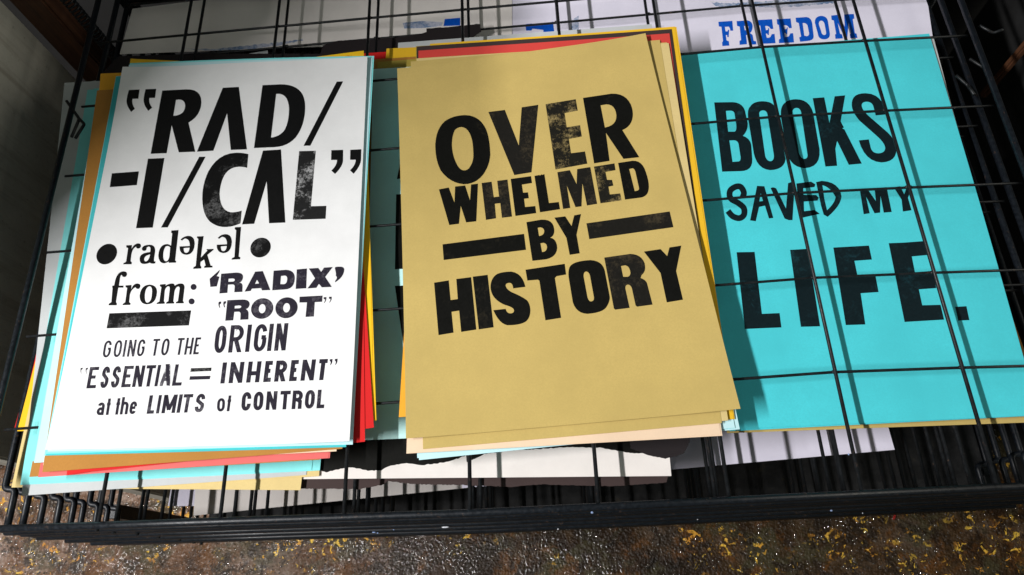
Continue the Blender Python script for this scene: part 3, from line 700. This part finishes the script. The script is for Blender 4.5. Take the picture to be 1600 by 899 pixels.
letter(white,G5,'w','808,312 888,305 885,330 935,295* 985,298 1010,300* 1015,330 1060,295* 1105,298 1155,300* 1152,360 1130,545 1143,560 1140,577 1030,578 1033,560 1060,545 1085,370 1085,330* 1050,345 1020,365* 1010,420 995,550 1008,565 1005,580 892,583 895,565 925,545 945,380 950,330* 915,340 885,355* 875,400 862,550 875,560 872,583 758,587 765,570 800,550 828,350 805,335')
print_shape(white,'printed_colon',None,'s',[[ell(*G5,1280,347,42,42)],[ell(*G5,1252,550,42,42)]])
letter(white,PX,'wm','170.8,489.8 298.6,485.2 295,508.7 166.5,513.3',name='printed_bar')
letter(white,H5,'s','52,180 163,82 155,110 128,150 158,158 130,263 60,268',name='quotation_mark')
letter(white,H5,'s','178,125 340,112 420,112* 415,165 405,215* 375,220 410,225* 410,260 408,322 320,326 325,260 320,240* 300,242 252,244 245,333 158,340','258,180 300,177 330,178* 325,195 320,210* 300,210 255,212')
letter(white,H5,'s','548,102 630,96 712,302 622,306 612,282 510,288 498,312 432,320','567,190 590,230 545,235')
letter(white,H5,'s','748,92 880,82 980,85* 978,175 975,290* 870,296 733,305','828,150 870,145 900,150* 895,190 890,235* 860,238 820,238')
letter(white,H5,'s','1000,78 1110,68 1102,283 988,290')
letter(white,H5,'s','1130,68 1232,62 1265,105 1295,58 1390,52 1308,160 1380,268 1272,273 1240,235 1212,278 1115,285 1198,175')
letter(white,H5,'s','1413,60 1420,48* 1460,48 1515,45* 1516,80 1512,160* 1418,218 1415,205 1450,165* 1425,150 1425,120',name='quotation_mark')
for k in (0,53): letter(white,H5,'s','152,430 178,426 176,450 165,455 155,465* 168,490 160,496 140,460*',name='quotation_mark',dx=k,dy=-k*.07)
letter(white,H5,'s','245,412 410,405 490,405* 487,460 480,500* 445,510 475,520* 475,560 473,622 385,626 388,560 385,535* 360,538 320,540 308,632 222,636','325,475 370,470 400,472* 396,485 390,498* 370,500 323,502')
print_shape(white,'letter',[ell(*H5,623,503,123,110,-25),ell(*H5,623,505,37,50,8)],'s')
print_shape(white,'letter',[ell(*H5,888,495,123,112,-25),ell(*H5,888,495,37,51,8)],'s')
letter(white,H5,'s','1030,375 1280,362 1275,430 1195,434 1185,590 1095,595 1110,437 1028,438')
for k in (0,58): letter(white,H5,'s','1292,380 1322,378 1320,405 1315,425* 1298,445 1295,438 1308,420* 1308,402 1292,402',name='quotation_mark',dx=k,dy=-k*.07)
I5=(150,500,10); J5=(300,490,10); K5=(120,560,7.619); L5=(320,560,7.2727)
for c,a,b in (('G',95,212),('O',262,378),('I',408,446),('N',480,594),('G',628,738),('T',857,960),('O',1005,1118),('T',1240,1342),('H',1375,1488),('E',1515,1600)):
    small_letter(white,c,I5,a,b,(100,590,1600,537),(45,-264),33)
for c,a,b in (('O',335,510),('R',562,775),('I',825,892),('G',948,1140),('I',1162,1240),('N',1280,1460)):
    small_letter(white,c,J5,a,b,(335,622,1460,578),(48,-428),64)
for c,a,b,i in (('E',112,222,'s'),('S',268,362,'s'),('S',394,492,'s'),('E',525,635,'s'),('N',655,772,'s'),('T',790,900,'s'),('I',922,958,'s'),('A',985,1105,'sx'),('L',1130,1242,'s')):
    small_letter(white,c,K5,a,b,(112,360,1245,325),(46,-255),39,i)
letter(white,K5,'s','1058,70 1104,68 1102,322 1068,324 1062,240')
for k in (0,62): letter(white,K5,'s','45,118 70,112 68,130 52,140 50,165* 56,192 38,165*',name='quotation_mark',dx=k,dy=0)
letter(white,PX,'wm','298.3,575.6 330.5,574.6 329.8,580 297.3,581.3',name='equals_bar')
letter(white,PX,'s','296.8,588.2 329,587.4 327.6,592.8 295.8,593.8',name='equals_bar')
for c,a,b,h in (('a',228,318,1),('t',326,394,1),('t',438,506,1),('h',510,600,1),('e',618,700,1)):
    small_letter(white,c,K5,a,b,(225,680,700,664),(24,-152),32,'s')
for c,a,b in (('L',830,918),('I',940,976),('M',1005,1165),('I',1185,1225),('T',1240,1350),('S',1392,1502)):
    small_letter(white,c,K5,a,b,(830,662,1520,640),(38,-220),40)
for c,a,b in (('I',172,226),('N',268,422),('H',468,616),('E',662,756),('R',785,915),('E',955,1050),('N',1085,1235),('T',1268,1376)):
    small_letter(white,c,L5,a,b,(172,288,1350,248),(30,-240),48)
for k in (0,58): letter(white,L5,'s','1420,12 1452,8 1448,45 1440,70* 1422,84 1432,50* 1430,38 1420,36',name='quotation_mark',dx=k,dy=-k*.06)
small_letter(white,'O',L5,135,222,(135,607,285,602),(10,-152),30); small_letter(white,'t',L5,232,294,(135,607,285,602),(18,-140),30)
for c,a,b in (('C',410,515),('O',545,655),('N',690,810),('T',845,960),('R2',985,1105),('O',1130,1240),('L',1268,1360)):
    small_letter(white,c,L5,a,b,(410,598,1360,567),(18,-212),42)
# ------------------------------------------------------------------ printing on the mustard poster
M=(670,150,6.421); N=(840,140,6.421); O=(680,245,7.8167); Pp=(850,235,7.8167); Q=(680,325,6.4); Rr=(670,400,6.915); Ss=(860,370,6.4227)
letter(gold,M,'g','365,193 490,195* 555,300 610,380* 617,590 610,700* 545,790 470,887* 350,887 210,875* 120,750 62,640* 65,480 75,330* 160,255 240,195*','330,313 400,320* 430,430 445,480* 447,600 445,660* 420,700 395,750* 350,748 300,745* 260,640 230,560* 232,470 235,400* 260,345 285,315*')
letter(gold,M,'gm','598,162 762,141 903,500 932,115 1098,90 1030,767 858,795')
letter(gold,N,'gx','80,148 382,98 402,212 270,238 292,380 425,358 443,472 313,497 335,640 475,622 498,745 180,803')
letter(gold,N,'g','455,85 740,42 880,35* 935,150 960,210* 955,270 945,370* 850,408 1020,680 862,697 685,435 722,717 567,742','632,160 690,150 780,150* 790,260 795,360* 675,382')
letter(gold,O,'g','45,400 165,377 235,562 243,365 365,352 425,535 438,340 522,330 502,790 378,803 312,600 290,820 172,835')
letter(gold,O,'gm','567,322 688,306 715,495 780,487 757,295 882,280 938,732 815,747 795,568 727,575 743,753 620,773')
letter(gold,O,'g','922,272 1170,238 1182,322 1058,342 1073,440 1133,436 1143,508 1085,515 1097,615 1222,603 1233,690 980,725')
letter(gold,O,'g','1212,235 1270,224 1280,230 1300,216 1310,222 1333,213 1389,567 1509,554 1524,642 1280,680')
letter(gold,Pp,'gm','163,268 315,243 398,415 405,230 565,205 648,655 525,675 468,400 458,685 385,695 278,430 320,705 233,717')
letter(gold,Pp,'gx','610,200 860,160 873,243 750,265 770,362 830,362 847,432 787,445 803,540 930,527 947,612 690,648')
letter(gold,Pp,'g','905,155 1080,128 1200,120* 1245,270 1300,430* 1270,510 1250,570* 1170,580 990,603','1040,230 1080,220 1110,225* 1120,280 1160,460 1165,490* 1130,495 1108,500')
letter(gold,Q,'g','73,365 888,260 908,420 85,522',name='printed_bar')
letter(gold,Q,'g','912,143 1060,118 1180,110* 1190,215 1195,280* 1150,298 1215,310* 1220,400 1215,490* 1110,515 972,530','1025,200 1050,195 1090,200* 1090,235 1088,275* 1038,282','1052,355 1080,350 1118,355* 1118,395 1115,440* 1068,442')
letter(gold,Q,'g','1192,98 1300,85 1363,182 1390,75 1458,62 1413,270 1445,455 1345,470 1312,300')
letter(gold,PX,'gm','916.3,349.2 1046.3,330.6 1052.2,355.2 920.8,373.9',name='printed_bar')
letter(gold,Rr,'g','57,290 215,265 235,478 313,467 297,250 457,230 513,797 350,822 328,592 245,605 267,830 105,857')
letter(gold,Rr,'g','475,225 635,205 700,772 540,795')
letter(gold,Rr,'g','1043,335 912,352 905,290* 870,292 825,295* 830,325 840,365* 900,395 1000,435* 1060,480 1095,520* 1097,590 1095,680* 1040,715 980,750* 850,750 760,735* 697,587 830,573 840,620* 880,622 925,620* 920,585 915,555* 820,530 740,495* 700,440 660,380* 668,310 680,230* 740,195 790,172* 890,170 1010,185*')
letter(gold,Rr,'g','1045,150 1468,86 1483,202 1380,220 1362,240 1429,670 1260,697 1195,270 1180,258 1065,267')
letter(gold,Ss,'g','400,235 520,240* 545,340 595,600 600,650* 560,710 520,765* 370,775 260,770* 225,660 185,420 175,360* 190,310 215,245*','360,350 385,352* 397,390 437,610 440,650* 405,650 385,650* 372,610 333,400 330,352*')
letter(gold,Ss,'gm','540,210 800,173 910,175* 945,265 965,350* 915,385 905,415 960,435* 970,470 1025,682 870,703 855,690 818,520 805,480* 775,482 750,485* 752,520 795,715 650,733 637,720','708,295 750,288 795,295* 803,360 803,400* 770,403 730,403')
letter(gold,Ss,'g','938,150 1105,125 1172,195 1195,108 1313,90 1262,345 1330,633 1168,660 1105,365')
# ------------------------------------------------------------------ printing on the turquoise poster
T=(1110,140,6.421); U=(1250,130,6.421); V=(1120,270,4.8485); Wc=(1140,370,4.1026); X=(1110,10,6.6667)
letter(blue,T,'t','38,130 220,127 340,130* 355,250 375,340 375,420* 325,465 400,490* 410,560 420,700 425,820* 300,820 118,825','155,215 200,213 240,213* 243,250 260,360 265,420* 240,423 178,423','190,512 235,510 275,512* 283,550 303,680 305,722* 280,722 222,727')
letter(blue,T,'t','520,118 650,118* 665,220 755,700 740,805* 600,810 470,800* 435,640 380,300 365,200* 400,170 430,120*','530,210 565,212* 572,250 637,660 640,720* 598,720 565,715* 550,670 490,250 485,212*')
letter(blue,T,'t','860,98 990,98* 1030,230 1095,600 1110,780* 950,790 810,785* 770,640 710,290 695,180* 740,140 780,98*','865,185 905,187* 912,240 972,640 985,695* 940,697 905,690* 890,640 825,250 815,187*')
letter(blue,U,'t','128,152 243,143 295,400 348,133 453,123 408,385 440,445 425,455 446,466 620,808 490,820 372,580 355,660 372,830 255,838')
letter(blue,U,'t','865,315 760,325 735,230 720,190* 670,187 610,190* 620,235 630,280* 700,340 850,470 960,560* 967,660 970,790* 820,797 650,790* 590,575 690,565 710,650 725,705* 790,705 855,700* 855,650 850,600* 770,530 600,380 510,280* 520,200 525,100* 660,102 830,105*')
def brush(sheet,crop,pts,wd,ink):
    Pq=[Vector(p) for p in pts]; dense=[]
    for i in range(len(Pq)-1):
        a=Pq[max(i-1,0)];b=Pq[i];c=Pq[i+1];d=Pq[min(i+2,len(Pq)-1)]
        for s in range(5):
            t=s/5; dense.append(.5*((2*b)+(c-a)*t+(2*a-5*b+4*c-d)*t*t+(3*b-a-3*c+d)*t**3))
    dense.append(Pq[-1]); L=[];Rq=[]
    for i,p in enumerate(dense):
        d=(dense[min(i+1,len(dense)-1)]-dense[max(i-1,0)]).normalized(); n=Vector((-d.y,d.x))*wd/2
        L.append(p+n);Rq.append(p-n)
    out=[Vector((crop[0]+p.x/crop[2],crop[1]+p.y/crop[2])) for p in L+Rq[::-1]]
    return print_shape(sheet,'letter',[out],ink)
brush(blue,V,[(195,188),(205,150),(180,108),(140,108),(100,140),(105,195),(165,232),(205,270),(205,320),(170,345),(120,330),(84,290)],45,'t')
letter(blue,V,'t','305,100 360,103 428,343 395,347 365,250 320,260 295,368 252,362','333,155 350,215 322,218')
letter(blue,V,'t','408,118 425,104* 450,120 524,272 540,80 578,66 590,88 573,360 545,360 514,348')
letter(blue,V,'t','603,82 714,68 746,88 740,109 654,119 657,168 752,169 772,190 762,212 659,219 661,292 742,283 780,312 646,342 626,328')
letter(blue,V,'t','752,72 795,62 930,70* 945,180 940,250* 840,335 810,318 790,250','800,95 860,110* 900,185 895,230* 835,285 815,200')
letter(blue,V,'t','1065,128 1137,118 1205,215 1195,118 1285,110 1290,128 1325,298 1265,303 1240,175 1237,303 1195,308 1130,180 1158,308 1113,315 1085,140')
letter(blue,V,'t','1325,112 1390,103 1420,165 1440,105 1475,95 1478,108 1448,190 1475,285 1410,295 1400,205 1345,118')
letter(blue,Wc,'t','45,100 160,98 207,495 320,490 332,582 98,592')
letter(blue,Wc,'t','388,85 500,78 580,575 457,578')
letter(blue,Wc,'t','665,70 893,57 912,147 800,155 820,252 935,250 955,355 840,363 870,563 745,567')
letter(blue,Wc,'t','1020,42 1120,38 1253,28 1278,117 1168,127 1188,228 1300,220 1325,330 1213,338 1235,440 1352,437 1375,532 1122,547')
letter(blue,Wc,'t','1447,450 1518,446 1537,535 1467,538',name='full_stop')
# ------------------------------------------------------------------ the FREEDOM print and the blue traces beside it
letter(fre,X,'b','83,162 228,152 237,255 208,255 205,225* 190,212 150,215 158,262 178,262 185,245 195,245 190,322 175,320 175,300 160,300 168,355 192,365 197,410 125,415 122,375 132,365 115,215 88,210')
letter(fre,X,'b','273,155 385,147 440,155* 440,215 435,265* 412,278 440,300 450,360 475,365 478,398 400,400 395,300 370,300 378,360 380,395 305,402 303,362 320,352 305,212 278,205','350,205 385,203 400,205* 398,230 395,250* 358,250')
for k in (0,1): letter(fre,X,'b','497,143 642,135 655,235 628,237 610,200* 570,205 578,250 600,245 603,228 612,228 608,300 598,300 590,285 578,285 585,325 600,335* 625,320 640,290 668,288 678,385 522,392 520,355 538,345 520,205 503,195',dx=193*k,dy=-8*k)
letter(fre,X,'b','888,120 1000,112 1055,118* 1062,190 1075,310 1080,355* 1010,362 935,370 925,325 945,315 920,175 893,165','960,175 995,170* 1012,200 1028,280 1030,310* 1000,312 978,305')
letter(fre,X,'b','1150,100 1215,100* 1225,160 1245,290 1245,345* 1180,345 1125,340* 1120,290 1088,170 1085,108*','1155,150 1185,152* 1192,200 1205,270 1208,300* 1185,300 1160,298* 1155,265 1130,190 1125,152*')
letter(fre,X,'b','1258,97 1335,88 1400,215 1393,85 1493,80 1500,128 1482,133 1505,280 1522,285 1532,330 1457,333 1452,292 1465,285 1440,165 1425,335 1400,335 1325,170 1350,285 1372,295 1380,335 1303,340 1298,295 1310,288 1285,148 1263,142')
letter(fre,PX,'b','821,38 831,37 833,39 850,38 857,36 864,34 866,50 849,51 849,47 832,45 830,48 822,48',name='printed_serif')
letter(fre,PX,'bl','892,52 893,38 897,29 904,25 904,38 904,52',name='printed_figure')
print_shape(fre,'printed_figure',[ragged([(1110,4),(1150,5),(1200,2),(1260,-2),(1318,-6),(1300,5),(1262,9),(1215,12),(1160,10),(1125,12)],1.2)],'bl')
print_shape(fl2,'printed_blot',[ragged([(390,71),(430,67),(472,62),(474,63),(440,70),(400,76),(330,80),(285,76),(330,77)],.8)],'bl')
letter(fl2,PX,'bl','629,36 660,33 692,35 690,41 660,44 632,45',name='printed_serif')
letter(fl2,PX,'b','694,35 695,30 719,28 719,40 693,41',name='printed_serif')
# ------------------------------------------------------------------ litter on the floor
def scrap(label,u,v,col,L,Wd,rot):
    p=pt(u,v,ZF+.004); bm=bmesh.new(); n=7; rows=[]
    for i in range(n):
        t=i/(n-1)-.5; rows.append([bm.verts.new((t*L,(s-.5)*Wd*(1-.5*abs(t)),.0012*math.cos(t*3)+(.0005 if s else 0))) for s in (0,1)])
    for i in range(n-1): bm.faces.new((rows[i][0],rows[i+1][0],rows[i+1][1],rows[i][1]))
    r=bmesh.ops.solidify(bm,geom=bm.faces[:],thickness=.0006)
    o=link('paper_scrap',bm_mesh(bm,'paper_scrap'),PAPER[col]); o.location=p; o.rotation_euler.z=rot
    tag(o,label,'scrap')
scrap('tiny red scrap on the floor in front of the rack at the right',1397,808,'tomato',.0105,.0042,1.0)
